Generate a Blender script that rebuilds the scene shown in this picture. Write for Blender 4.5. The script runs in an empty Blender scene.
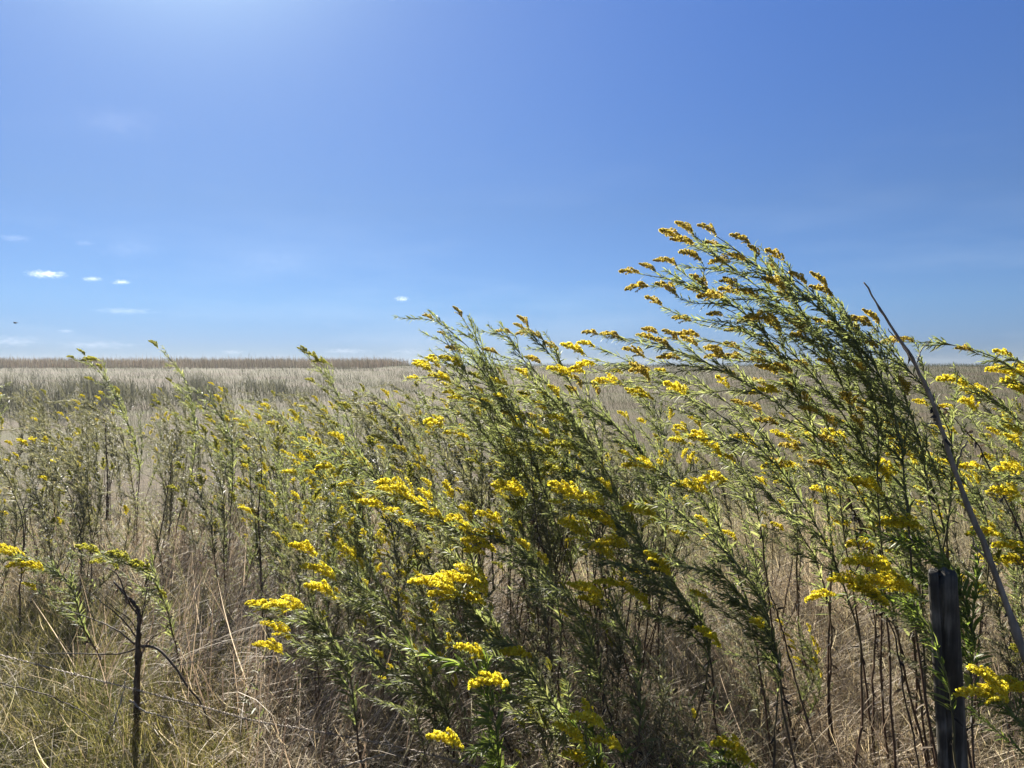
import bpy, math, random
import numpy as np
from mathutils import Vector, Matrix

rng = np.random.default_rng(11)
R = math.radians
scene = bpy.context.scene
COL = scene.collection

# ------------------------------------------------------------------ camera
F = 742.0
PITCH = R(1.5)
CAMZ = 1.6
cam_d = bpy.data.cameras.new("camera")
cam_d.sensor_width = 36.0
cam_d.lens = 36.0 * F / 1024.0
cam_d.clip_start = 0.02
cam_d.clip_end = 20000
cam = bpy.data.objects.new("camera", cam_d)
COL.objects.link(cam)
cam.location = (0, 0, CAMZ)
cam.rotation_euler = (R(90) - PITCH, 0, 0)
scene.camera = cam


def at(px, py, depth):
    """world point seen at that pixel, depth metres in front"""
    u = (px - 512) / F
    v = (384 - py) / F
    y = math.cos(PITCH) + math.sin(PITCH) * v
    z = -math.sin(PITCH) + math.cos(PITCH) * v
    return np.array([u / y * depth, depth, CAMZ + z / y * depth])


def gz(x, y):
    """height of the land"""
    x = np.asarray(x, float)
    y = np.asarray(y, float)
    s = np.clip((y - 8) / 66, 0, 1)
    z = 1.42 * s * s * (3 - 2 * s)
    z = z - np.clip((y - 85) / 60, 0, 6) ** 1.0 * 2.0
    z = z + 0.05 * np.sin(x * 0.9 + 1.3) * np.sin(y * 0.8 + .4) + 0.02 * np.sin(x * 2.7 + y * 1.9)
    return z


# ------------------------------------------------------------------ mesh tools
def build(name, V, tris=None, quads=None, mat=None, parent=None, smooth=False, link=True):
    V = np.ascontiguousarray(V, dtype=np.float32)
    me = bpy.data.meshes.new(name)
    nt = 0 if tris is None else len(tris)
    nq = 0 if quads is None else len(quads)
    parts = []
    if nt: parts.append(np.asarray(tris, dtype=np.int32).ravel())
    if nq: parts.append(np.asarray(quads, dtype=np.int32).ravel())
    loops = np.concatenate(parts)
    starts = np.concatenate([np.arange(nt) * 3, nt * 3 + np.arange(nq) * 4]).astype(np.int32)
    me.vertices.add(len(V))
    me.vertices.foreach_set("co", V.ravel())
    me.loops.add(len(loops))
    me.loops.foreach_set("vertex_index", loops)
    me.polygons.add(nt + nq)
    me.polygons.foreach_set("loop_start", starts)
    if smooth:
        me.polygons.foreach_set("use_smooth", np.ones(nt + nq, dtype=bool))
    me.update(calc_edges=True)
    me.validate()
    if mat is not None:
        for m in (mat if isinstance(mat, (list, tuple)) else [mat]):
            me.materials.append(m)
    if not link:
        return me
    o = bpy.data.objects.new(name, me)
    COL.objects.link(o)
    if parent is not None:
        o.parent = parent
    return o


def tag(o, label=None, cat=None, group=None, kind=None):
    if label: o["label"] = label
    if cat: o["category"] = cat
    if group: o["group"] = group
    if kind: o["kind"] = kind
    return o


def empty(name, loc):
    o = bpy.data.objects.new(name, None)
    o.empty_display_size = 0.05
    COL.objects.link(o)
    o.location = [float(c) for c in loc]
    return o


def nrm(a):
    a = np.asarray(a, float)
    return a / np.maximum(np.linalg.norm(a, axis=-1, keepdims=True), 1e-9)


class Geo:
    """collects vertices, triangles and quads of ONE mesh"""
    def __init__(s):
        s.V = []; s.T = []; s.Q = []; s.n = 0

    def add(s, V, T=None, Q=None):
        V = np.asarray(V, float).reshape(-1, 3)
        s.V.append(V)
        if T is not None and len(T): s.T.append(np.asarray(T) + s.n)
        if Q is not None and len(Q): s.Q.append(np.asarray(Q) + s.n)
        s.n += len(V)

    def tube(s, P, r, sides=5):
        P = np.asarray(P, float)
        n = len(P)
        r = np.broadcast_to(np.asarray(r, float), (n,))
        T = nrm(np.gradient(P, axis=0))
        a = np.array([0.31, 0.9, 0.3]) if abs(T[0][1]) < .8 else np.array([1., 0, 0])
        U = nrm(np.cross(T, a)); W = np.cross(T, U)
        th = np.arange(sides) * 2 * np.pi / sides
        ring = P[:, None, :] + r[:, None, None] * (np.cos(th)[None, :, None] * U[:, None, :] + np.sin(th)[None, :, None] * W[:, None, :])
        idx = np.arange(n * sides).reshape(n, sides)
        nx = np.roll(idx, -1, 1)
        q = np.stack([idx[:-1], nx[:-1], nx[1:], idx[1:]], -1).reshape(-1, 4)
        V = np.concatenate([ring.reshape(-1, 3), P[:1], P[-1:]])
        c0, c1 = n * sides, n * sides + 1
        t = [(idx[0][(k + 1) % sides], idx[0][k], c0) for k in range(sides)] + [(idx[-1][k], idx[-1][(k + 1) % sides], c1) for k in range(sides)]
        s.add(V, t, q)

    def leaves(s, P, D, N, L, Wd, curl=0.0, fold=0.25):
        """lance-shaped leaves: base P, direction D, upper side N"""
        P = np.asarray(P, float)
        n = len(P)
        if not n: return
        D = nrm(D)
        S = nrm(np.cross(D, N)); N = np.cross(S, D)
        L = np.broadcast_to(L, (n,))[:, None]; Wd = np.broadcast_to(Wd, (n,))[:, None]
        curl = np.broadcast_to(curl, (n,))[:, None]
        def c(t): return P + D * L * t - N * L * curl * t * t
        a = c(0.0); m1 = c(.33); m2 = c(.68); tip = c(1.0)
        f = N * Wd * fold
        V = np.stack([a, m1 - S * Wd * .5 + f, m1, m1 + S * Wd * .5 + f,
                      m2 - S * Wd * .42 + f, m2, m2 + S * Wd * .42 + f, tip], 1)
        b = (np.arange(n) * 8)[:, None, None]
        T = np.array([[0, 2, 1], [0, 3, 2], [4, 5, 7], [5, 6, 7]])[None]
        Q = np.array([[1, 2, 5, 4], [2, 3, 6, 5]])[None]
        s.add(V, (T + b).reshape(-1, 3), (Q + b).reshape(-1, 4))

    def blades(s, P, az, H, lean, bend, Wd, seg=4):
        """grass ribbons: base P, azimuth az, length H, start lean, extra bend (radians)"""
        n = len(P)
        h = np.stack([np.cos(az), np.sin(az), np.zeros(n)], 1)
        side = np.stack([-np.sin(az + .6), np.cos(az + .6), np.zeros(n)], 1)
        cur = np.array(P, float)
        rows = []
        for k in range(seg + 1):
            t = k / seg
            w = (Wd * (1 - t) ** .6 * .5 + 0.0002)[:, None]
            rows.append(cur - side * w); rows.append(cur + side * w)
            ang = lean + bend * t
            cur = cur + (H / seg)[:, None] * (h * np.sin(ang)[:, None] + np.array([0, 0, 1.]) * np.cos(ang)[:, None])
        V = np.stack(rows, 1)
        m = 2 * (seg + 1)
        q = np.array([[2 * k, 2 * k + 1, 2 * k + 3, 2 * k + 2] for k in range(seg)])[None]
        s.add(V, None, (q + (np.arange(n) * m)[:, None, None]).reshape(-1, 4))

    def build(s, name, mat, parent=None, smooth=False, link=True):
        return build(name, np.concatenate(s.V), np.concatenate(s.T) if s.T else None,
                     np.concatenate(s.Q) if s.Q else None, mat, parent, smooth, link)


def bez(P0, P1, P2, P3, n):
    t = np.linspace(0, 1, n)[:, None]
    return (1 - t) ** 3 * P0 + 3 * (1 - t) ** 2 * t * P1 + 3 * (1 - t) * t * t * P2 + t ** 3 * P3


def smooth_path(pts, n):
    """Catmull-Rom through points"""
    p = np.asarray(pts, float)
    p = np.concatenate([[2 * p[0] - p[1]], p, [2 * p[-1] - p[-2]]])
    out = []
    m = len(p) - 3
    for u in np.linspace(0, m - 1e-6, n):
        i = int(u); t = u - i
        a, b, c, d = p[i:i + 4]
        out.append(.5 * (2 * b + (c - a) * t + (2 * a - 5 * b + 4 * c - d) * t * t + (3 * b - a - 3 * c + d) * t ** 3))
    return np.array(out)


# ------------------------------------------------------------------ materials
def new_mat(name):
    m = bpy.data.materials.new(name)
    m.use_nodes = True
    nt = m.node_tree
    nt.nodes.clear()
    return m, nt


def ramp(nt, fac, stops, interp='LINEAR'):
    r = nt.nodes.new('ShaderNodeValToRGB')
    r.color_ramp.interpolation = interp
    e = r.color_ramp.elements
    while len(e) < len(stops): e.new(0.5)
    for el, (p, c) in zip(e, stops):
        el.position = p
        el.color = (*c, 1)
    nt.links.new(fac, r.inputs[0])
    return r.outputs[0]


def leaf_mat(name, stops, trans, rough=.42, spec=.5, tmix=.4, objvar=0.0, patch=0.0):
    """two-sided thin leaf: colour varies from leaf to leaf, some light passes through"""
    m, nt = new_mat(name)
    g = nt.nodes.new('ShaderNodeNewGeometry')
    fac = g.outputs['Random Per Island']
    if objvar:
        oi = nt.nodes.new('ShaderNodeObjectInfo')
        mx = nt.nodes.new('ShaderNodeMix'); mx.data_type = 'FLOAT'
        mx.inputs[0].default_value = objvar
        nt.links.new(fac, mx.inputs[2]); nt.links.new(oi.outputs['Random'], mx.inputs[3])
        fac = mx.outputs[0]
    col = ramp(nt, fac, stops)
    if patch:
        tc = nt.nodes.new('ShaderNodeTexCoord')
        pn = nt.nodes.new('ShaderNodeTexNoise'); pn.inputs['Scale'].default_value = patch; pn.inputs['Detail'].default_value = 4; pn.inputs['Roughness'].default_value = .65
        nt.links.new(tc.outputs['Object'], pn.inputs['Vector'])
        pc = ramp(nt, pn.outputs['Fac'], [(.34, (.45, .50, .38)), (.5, (.85, .86, .78)), (.62, (1.0, .95, .9))])
        pm = nt.nodes.new('ShaderNodeMix'); pm.data_type = 'RGBA'; pm.blend_type = 'MULTIPLY'; pm.inputs[0].default_value = 1
        nt.links.new(col, pm.inputs[6]); nt.links.new(pc, pm.inputs[7]); col = pm.outputs[2]
    p = nt.nodes.new('ShaderNodeBsdfPrincipled')
    p.inputs['Roughness'].default_value = rough
    p.inputs['Specular IOR Level'].default_value = spec
    nt.links.new(col, p.inputs['Base Color'])
    t = nt.nodes.new('ShaderNodeBsdfTranslucent')
    mul = nt.nodes.new('ShaderNodeMix'); mul.data_type = 'RGBA'; mul.blend_type = 'MULTIPLY'
    mul.inputs[0].default_value = 1
    nt.links.new(col, mul.inputs[6]); mul.inputs[7].default_value = (*trans, 1)
    nt.links.new(mul.outputs[2], t.inputs['Color'])
    ms = nt.nodes.new('ShaderNodeMixShader')
    ms.inputs[0].default_value = tmix
    nt.links.new(p.outputs[0], ms.inputs[1]); nt.links.new(t.outputs[0], ms.inputs[2])
    o = nt.nodes.new('ShaderNodeOutputMaterial')
    nt.links.new(ms.outputs[0], o.inputs['Surface'])
    return m


M = {}
M['leaf'] = leaf_mat('goldenrod_leaf', [(0, (.080, .094, .048)), (.45, (.130, .142, .073)), (.8, (.188, .192, .108)), (.96, (.25, .24, .14)), (1, (.30, .22, .10))], (1.6, 1.7, 1.0), .48, .35, .58, .25)
M['leaf_grey'] = leaf_mat('greyed_leaf', [(0, (.085, .088, .056)), (.45, (.135, .135, .085)), (.8, (.185, .178, .118)), (1, (.26, .21, .13))], (1.4, 1.4, 1.0), .5, .35, .5, .25)
M['leaf_bright'] = leaf_mat('young_leaf', [(0, (.07, .10, .03)), (.5, (.11, .145, .042)), (1, (.19, .21, .08))], (1.9, 2.0, 1.0), .46, .4, .48, .2)
M['dead_leaf'] = leaf_mat('withered_leaf', [(0, (.018, .014, .010)), (.6, (.05, .036, .024)), (1, (.12, .09, .06))], (1.2, 1.1, 1), .6, .3, .2)
M['plume_yellow'] = leaf_mat('yellow_floret', [(0, (.36, .28, .02)), (.35, (.63, .51, .03)), (.75, (.78, .66, .055)), (1, (.86, .79, .20))], (1.15, 1.22, 1), .6, .2, .55, .15)
M['plume_green'] = leaf_mat('green_yellow_floret', [(0, (.16, .17, .03)), (.5, (.30, .29, .05)), (1, (.46, .42, .08))], (1.4, 1.4, 1), .6, .2, .55, .2)
M['plume_tan'] = leaf_mat('golden_floret', [(0, (.20, .155, .04)), (.4, (.43, .335, .06)), (.8, (.57, .46, .09)), (1, (.68, .58, .18))], (1.3, 1.3, 1), .6, .2, .52, .2)
M['dry_grass'] = leaf_mat('dry_grass_blade', [(0, (.11, .088, .060)), (.35, (.25, .205, .142)), (.7, (.39, .325, .23)), (.9, (.53, .465, .34)), (1, (.67, .61, .48))], (1.2, 1.15, 1), .6, .25, .45, 0, 1.1)
M['brown_straw'] = leaf_mat('brown_straw', [(0, (.10, .075, .06)), (.4, (.21, .165, .125)), (.8, (.36, .295, .22)), (1, (.60, .53, .42))], (1.2, 1.1, 1), .55, .3, .36)
M['green_grass'] = leaf_mat('green_grass_blade', [(0, (.07, .085, .025)), (.4, (.14, .14, .05)), (.75, (.25, .22, .10)), (1, (.44, .38, .22))], (1.4, 1.4, 1), .55, .3, .42, 0, 2.2)
M['field_grass'] = leaf_mat('field_grass_blade', [(0, (.024, .026, .014)), (.4, (.044, .048, .025)), (.75, (.072, .074, .041)), (1, (.14, .13, .084))], (1.2, 1.3, 1), .75, .08, .25, 0, .16)
M['crop'] = leaf_mat('ripe_crop', [(0, (.055, .042, .03)), (.5, (.105, .082, .058)), (1, (.19, .155, .11))], (1.2, 1.1, 1), .6, .3, .3, 0, .3)
M['dark_weed'] = leaf_mat('dark_weed', [(0, (.03, .032, .024)), (.6, (.06, .06, .042)), (1, (.14, .135, .10))], (1.3, 1.3, 1), .5, .4, .3)


def stem_mat():
    m, nt = new_mat('goldenrod_stem')
    tc = nt.nodes.new('ShaderNodeTexCoord')
    sep = nt.nodes.new('ShaderNodeSeparateXYZ')
    nt.links.new(tc.outputs['Generated'], sep.inputs[0])
    no = nt.nodes.new('ShaderNodeTexNoise'); no.inputs['Scale'].default_value = 30
    nt.links.new(tc.outputs['Object'], no.inputs['Vector'])
    ad = nt.nodes.new('ShaderNodeMath'); ad.operation = 'MULTIPLY_ADD'
    ad.inputs[1].default_value = .3
    nt.links.new(no.outputs['Fac'], ad.inputs[0]); nt.links.new(sep.outputs[2], ad.inputs[2])
    col = ramp(nt, ad.outputs[0], [(0.1, (.052, .030, .022)), (.5, (.095, .060, .038)), (.8, (.10, .10, .045)), (1, (.12, .13, .055))])
    p = nt.nodes.new('ShaderNodeBsdfPrincipled')
    p.inputs['Roughness'].default_value = .6; p.inputs['Specular IOR Level'].default_value = .25
    nt.links.new(col, p.inputs['Base Color'])
    o = nt.nodes.new('ShaderNodeOutputMaterial')
    nt.links.new(p.outputs[0], o.inputs['Surface'])
    return m


def bark_mat(name, c0, c1, c2, scale=40., stretch=.08, rough=.75, bump=.4):
    m, nt = new_mat(name)
    tc = nt.nodes.new('ShaderNodeTexCoord')
    mp = nt.nodes.new('ShaderNodeMapping'); mp.inputs['Scale'].default_value = (1, 1, stretch)
    nt.links.new(tc.outputs['Object'], mp.inputs[0])
    no = nt.nodes.new('ShaderNodeTexNoise'); no.inputs['Scale'].default_value = scale
    no.inputs['Detail'].default_value = 6; no.inputs['Roughness'].default_value = .65
    nt.links.new(mp.outputs[0], no.inputs['Vector'])
    n2 = nt.nodes.new('ShaderNodeTexNoise'); n2.inputs['Scale'].default_value = 14; n2.inputs['Detail'].default_value = 5
    nt.links.new(tc.outputs['Object'], n2.inputs['Vector'])
    mx = nt.nodes.new('ShaderNodeMix'); mx.data_type = 'FLOAT'; mx.inputs[0].default_value = .4
    nt.links.new(no.outputs['Fac'], mx.inputs[2]); nt.links.new(n2.outputs['Fac'], mx.inputs[3])
    col = ramp(nt, mx.outputs[0], [(.34, c0), (.5, c1), (.68, c2)])
    p = nt.nodes.new('ShaderNodeBsdfPrincipled'); p.inputs['Roughness'].default_value = rough; p.inputs['Specular IOR Level'].default_value = .2
    nt.links.new(col, p.inputs['Base Color'])
    b = nt.nodes.new('ShaderNodeBump'); b.inputs['Strength'].default_value = bump; b.inputs['Distance'].default_value = .004
    nt.links.new(mx.outputs[0], b.inputs['Height']); nt.links.new(b.outputs[0], p.inputs['Normal'])
    o = nt.nodes.new('ShaderNodeOutputMaterial')
    nt.links.new(p.outputs[0], o.inputs['Surface'])
    return m


M['stem'] = stem_mat()
M['dead_stem'] = bark_mat('dead_stem', (.03, .022, .016), (.065, .048, .034), (.13, .10, .075), 60, .2, .7, .3)
M['grey_stem'] = bark_mat('grey_dry_stalk', (.13, .11, .09), (.25, .215, .175), (.38, .33, .27), 60, .15, .7, .3)
M['tall_stem'] = bark_mat('grey_brown_stalk', (.09, .072, .055), (.19, .16, .125), (.31, .27, .22), 60, .15, .75, .5)
M['post'] = bark_mat('weathered_black_wood', (.016, .014, .012), (.050, .046, .039), (.19, .175, .148), 60, .07, .6, 1.0)
M['wire'] = bark_mat('rusted_wire', (.10, .085, .07), (.22, .19, .16), (.36, .32, .28), 90, 1, .45, .2)
M['wire'].node_tree.nodes['Principled BSDF'].inputs['Metallic'].default_value = .6
M['bird'] = bark_mat('dark_plumage', (.012, .012, .012), (.02, .02, .02), (.03, .03, .03), 20, 1, .8, 0)


def ground_mat():
    m, nt = new_mat('dry_earth_and_thatch')
    tc = nt.nodes.new('ShaderNodeTexCoord')
    n1 = nt.nodes.new('ShaderNodeTexNoise'); n1.inputs['Scale'].default_value = 9; n1.inputs['Detail'].default_value = 10; n1.inputs['Roughness'].default_value = .7
    n2 = nt.nodes.new('ShaderNodeTexNoise'); n2.inputs['Scale'].default_value = .35; n2.inputs['Detail'].default_value = 4
    for n in (n1, n2): nt.links.new(tc.outputs['Object'], n.inputs['Vector'])
    a = ramp(nt, n1.outputs['Fac'], [(.3, (.035, .027, .019)), (.5, (.07, .056, .037)), (.7, (.13, .105, .068))])
    b = ramp(nt, n2.outputs['Fac'], [(.38, (.85, 1.0, .75)), (.62, (1, .95, .95))])
    mul = nt.nodes.new('ShaderNodeMix'); mul.data_type = 'RGBA'; mul.blend_type = 'MULTIPLY'; mul.inputs[0].default_value = 1
    nt.links.new(a, mul.inputs[6]); nt.links.new(b, mul.inputs[7])
    p = nt.nodes.new('ShaderNodeBsdfPrincipled'); p.inputs['Roughness'].default_value = .95; p.inputs['Specular IOR Level'].default_value = .1
    nt.links.new(mul.outputs[2], p.inputs['Base Color'])
    bp = nt.nodes.new('ShaderNodeBump'); bp.inputs['Strength'].default_value = .6; bp.inputs['Distance'].default_value = .03
    nt.links.new(n1.outputs['Fac'], bp.inputs['Height']); nt.links.new(bp.outputs[0], p.inputs['Normal'])
    o = nt.nodes.new('ShaderNodeOutputMaterial')
    nt.links.new(p.outputs[0], o.inputs['Surface'])
    return m


# ------------------------------------------------------------------ ground
def make_ground():
    xs = np.unique(np.concatenate([np.arange(-14, 14.01, .35), np.sign(np.linspace(-1, 1, 61)) * 190 * np.abs(np.linspace(-1, 1, 61)) ** 2.6]))
    ys = np.unique(np.concatenate([np.arange(-3, 24, .35), np.arange(24, 110, 2.0), 110 + 60 * np.linspace(0, 1, 26) ** 2, -3 - 100 * np.linspace(0, 1, 10) ** 2]))
    X, Y = np.meshgrid(xs, ys)
    Z = gz(X, Y)
    V = np.stack([X, Y, Z], -1).reshape(-1, 3)
    ny, nx = X.shape
    i = np.arange(ny * nx).reshape(ny, nx)
    q = np.stack([i[:-1, :-1], i[:-1, 1:], i[1:, 1:], i[1:, :-1]], -1).reshape(-1, 4)
    o = build('ground', V, None, q, ground_mat(), smooth=True)
    tag(o, 'dry brown meadow ground rising gently to the skyline', 'ground', None, 'structure')


make_ground()


def vnoise(x, y, s, seed=0):
    return (np.sin(x * s + seed) * np.cos(y * s * 1.13 + seed * 2.1) + .6 * np.sin(x * s * 2.3 + y * s * 1.7 + seed * 3.3) + .4 * np.cos(x * s * 4.1 - y * s * 3.7 + seed)) / 2


def fan(n, d0, d1, px0, px1, pw=1.0):
    """points spread over the part of the land between two depths and two bearings"""
    u = rng.random(n)
    d = (d0 ** (2 * pw) + u * (d1 ** (2 * pw) - d0 ** (2 * pw))) ** (1 / (2 * pw))
    x = (px0 + rng.random(n) * (px1 - px0) - 512) / F * d
    return x, d


# ------------------------------------------------------------------ grass (nobody could count it)
def grass():
    WINDAZ = np.pi
    # matted dry grass, near
    g = Geo()
    x, y = fan(105000, 1.7, 7.2, -180, 1230, .62)
    nz = vnoise(x, y, 1.7, 2)
    keep = rng.random(len(x)) < np.clip(.62 + .75 * nz + .25 * vnoise(x, y, 5.1, 8), .12, 1)
    # the short green patch in the near left corner stays thinner in straw
    left = (x < -.95 - .12 * (y - 2.5)) & (y < 4.3)
    keep &= ~(left & (rng.random(len(x)) < .8))
    x, y = x[keep], y[keep]; n = len(x)
    tuft = vnoise(np.round(x * 5) / 5, np.round(y * 5) / 5, 7.7, 5)
    az = np.where(rng.random(n) < .4, WINDAZ + rng.normal(0, .7, n), rng.random(n) * 2 * np.pi) + 1.4 * tuft
    H = rng.uniform(.2, .62, n) * (1 + .4 * vnoise(x, y, 2.3, 4)) * np.where((y < 3.2) | (x < -.95 - .12 * (y - 2.5)) & (y < 4.3), .6, 1.0)
    lean = np.abs(rng.normal(.6, .45, n)); bend = rng.uniform(.1, 2.2, n)
    P = np.stack([x, y, gz(x, y) - .01], 1)
    g.blades(P, az, H, lean, bend, rng.uniform(.0014, .0050, n), 4)
    # flattened litter
    x, y = fan(42000, 1.8, 6.0, -150, 1200, .8); n = len(x)
    P = np.stack([x, y, gz(x, y) + rng.uniform(.01, .12, n)], 1)
    g.blades(P, rng.random(n) * 6.28, rng.uniform(.12, .4, n), rng.uniform(.8, 1.6, n), rng.uniform(-1.0, 1.6, n), rng.uniform(.002, .005, n), 4)
    tag(g.build('dry_grass', M['dry_grass']), 'matted tan and brown dry grass lying between the goldenrod stems', 'dry grass', None, 'stuff')
    # long brown stalks lodged towards the right, left of centre
    g = Geo()
    x, y = fan(8000, 2.5, 5.4, 60, 470, .8); n = len(x)
    k = rng.random(n) < np.clip(.55 + .8 * vnoise(x, y, 1.9, 12), .08, 1)
    k &= ~((x < -1.1) & (y < 3.1))
    x, y = x[k], y[k]; n = len(x)
    P = np.stack([x, y, gz(x, y) + rng.uniform(-.01, .06, n)], 1)
    g.blades(P, rng.normal(.3, .8, n) + .9 * vnoise(x, y, 1.1, 3), rng.uniform(.35, .85, n), rng.uniform(.25, 1.25, n), rng.uniform(-.4, 1.3, n), rng.uniform(.0025, .0058, n), 5)
    x, y = fan(5000, 2.2, 5.0, 470, 1100, .8); n = len(x)
    P = np.stack([x, y, gz(x, y) + rng.uniform(-.01, .06, n)], 1)
    g.blades(P, rng.random(n) * 6.28, rng.uniform(.25, .65, n), rng.uniform(.4, 1.4, n), rng.uniform(-.2, .9, n), rng.uniform(.002, .004, n), 4)
    tag(g.build('lodged_stalks', M['brown_straw']), 'tangle of long grey brown dead grass stalks flattened towards the right', 'dead grass', None, 'stuff')
    # leafy ground weeds
    g = Geo()
    x, y = fan(2600, 2.4, 7.5, -160, 760, .75); n = len(x)
    k = vnoise(x, y, 1.4, 21) + .5 * vnoise(x, y, 3.3, 2) > .05
    k &= ~((x < -1.0) & (y < 3.3))
    x, y = x[k], y[k]; n = len(x)
    hh = rng.uniform(.10, .48, n)
    tops = np.stack([x - .25 * hh + rng.normal(0, .05, n), y + rng.normal(0, .05, n), gz(x, y) + hh], 1)
    base_ = np.stack([x, y, gz(x, y)], 1)
    for q_ in range(18):
        u_ = rng.random((n, 1)) ** .7
        p_ = base_ * (1 - u_) + tops * u_
        a_ = rng.random(n) * 6.28
        d_ = np.stack([np.cos(a_) - .4, np.sin(a_), rng.uniform(.1, 1.1, n)], 1)
        g.leaves(p_, d_, np.array([0, 0, 1.]) + rng.normal(0, .4, (n, 3)), rng.uniform(.025, .06, n), rng.uniform(.004, .010, n), rng.uniform(0, .4, n))
    tag(g.build('ground_weeds', M['leaf']), 'low leafy green weeds scattered through the dry grass', 'weeds', None, 'stuff')
    # green tinged grass near left and scattered
    g = Geo()
    x, y = fan(36000, 2.2, 4.6, -160, 250, .8)
    k = (x < -.8 - .1 * (y - 2.5)) | (rng.random(len(x)) < .18)
    x, y = x[k], y[k]
    x2, y2 = fan(12000, 2.0, 9, 200, 1200, .7)
    k = vnoise(x2, y2, 1.1, 9) > .1
    x = np.concatenate([x, x2[k]]); y = np.concatenate([y, y2[k]]); n = len(x)
    P = np.stack([x, y, gz(x, y) - .01], 1)
    az = WINDAZ + rng.normal(0, 1.2, n)
    g.blades(P, az, rng.uniform(.10, .27, n) * (1 + .3 * vnoise(x, y, 3.1, 1)), np.abs(rng.normal(.3, .25, n)), rng.uniform(.2, 1.2, n), rng.uniform(.002, .004, n), 4)
    tag(g.build('green_grass', M['green_grass']), 'short yellow green grass in the near left corner and patches beyond', 'grass', None, 'stuff')
    # open field behind
    g = Geo()
    x, y = fan(140000, 5.2, 84, -140, 1170, .38); n = len(x)
    k = rng.random(n) < np.clip(.65 + .6 * vnoise(x, y, .35, 3) + .4 * vnoise(x, y, 1.6, 6), .12, 1)
    x, y = x[k], y[k]; n = len(x)
    P = np.stack([x, y, gz(x, y) - .01], 1)
    sz = np.clip(y / 14, 1, 5.0)
    g.blades(P, WINDAZ + rng.normal(0, .8, n), rng.uniform(.18, .48, n) * (1 + .3 * vnoise(x, y, .5, 7)), np.abs(rng.normal(.25, .25, n)), rng.uniform(.2, 1.1, n), rng.uniform(.0025, .005, n) * sz, 3)
    tag(g.build('field_grass', M['field_grass']), 'open field of pale olive dry grass reaching to the skyline', 'field grass', None, 'stuff')
    # ripe crop standing along the skyline on the left
    g = Geo()
    n = 26000
    y = rng.uniform(60, 84, n)
    x = rng.uniform(-75, -10.3, n)
    x = np.where(x > -12.5 + .02 * y, x - 1.5, x)
    P = np.stack([x, y, gz(x, y)], 1)
    edge = np.clip((-9.8 - x) / 1.6, .45, 1)
    g.blades(P, WINDAZ + rng.normal(0, 1.2, n), rng.uniform(.5, 1.0, n) * edge * (1 + .2 * vnoise(x, y, .5, 3) + .16 * vnoise(x, y, 3.1, 5)) * np.where(rng.random(n) < .03, 1.35, 1), np.abs(rng.normal(.08, .09, n)), rng.uniform(0, .7, n), rng.uniform(.02, .06, n), 3)
    tag(g.build('standing_crop', M['crop']), 'brown standing crop along the skyline on the left', 'crop', None, 'stuff')
    # dark weeds in front of it
    g = Geo()
    for (px0, px1, d0, d1, n, hh) in ((-160, 74, 19, 26, 9000, 1.25), (80, 215, 21, 28, 6500, 1.2), (215, 330, 24, 32, 2500, .9), (30, 420, 26, 44, 5000, .6), (540, 1060, 24, 36, 3000, .55), (520, 1000, 38, 66, 5000, .5)):
        x, y = fan(n, d0, d1, px0, px1, 1)
        cl = vnoise(x, y * .6, .9, 4) + .7 * vnoise(x, y * .5, 2.6, 9)
        kk = rng.random(n) < np.clip(.45 + .8 * cl, .05, 1)
        x, y, cl = x[kk], y[kk], cl[kk]; n = len(x)
        hh = hh * (.85 + .35 * np.clip(cl, -1, 1))
        P = np.stack([x, y, gz(x, y) + rng.uniform(0, .45, n) * hh], 1)
        g.blades(P, WINDAZ + rng.normal(0, 1.5, n), rng.uniform(.25, .6, n) * hh * (1 + .3 * vnoise(x, y, 3, 1)), np.abs(rng.normal(.2, .25, n)), rng.uniform(.1, 1.0, n), rng.uniform(.010, .028, n), 3)
    tag(g.build('dark_weeds', M['dark_weed']), 'dark grey weeds massed in the field below the skyline crop', 'weeds', None, 'stuff')


grass()

# ------------------------------------------------------------------ goldenrod flower plumes
PLUMES = {}


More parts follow.
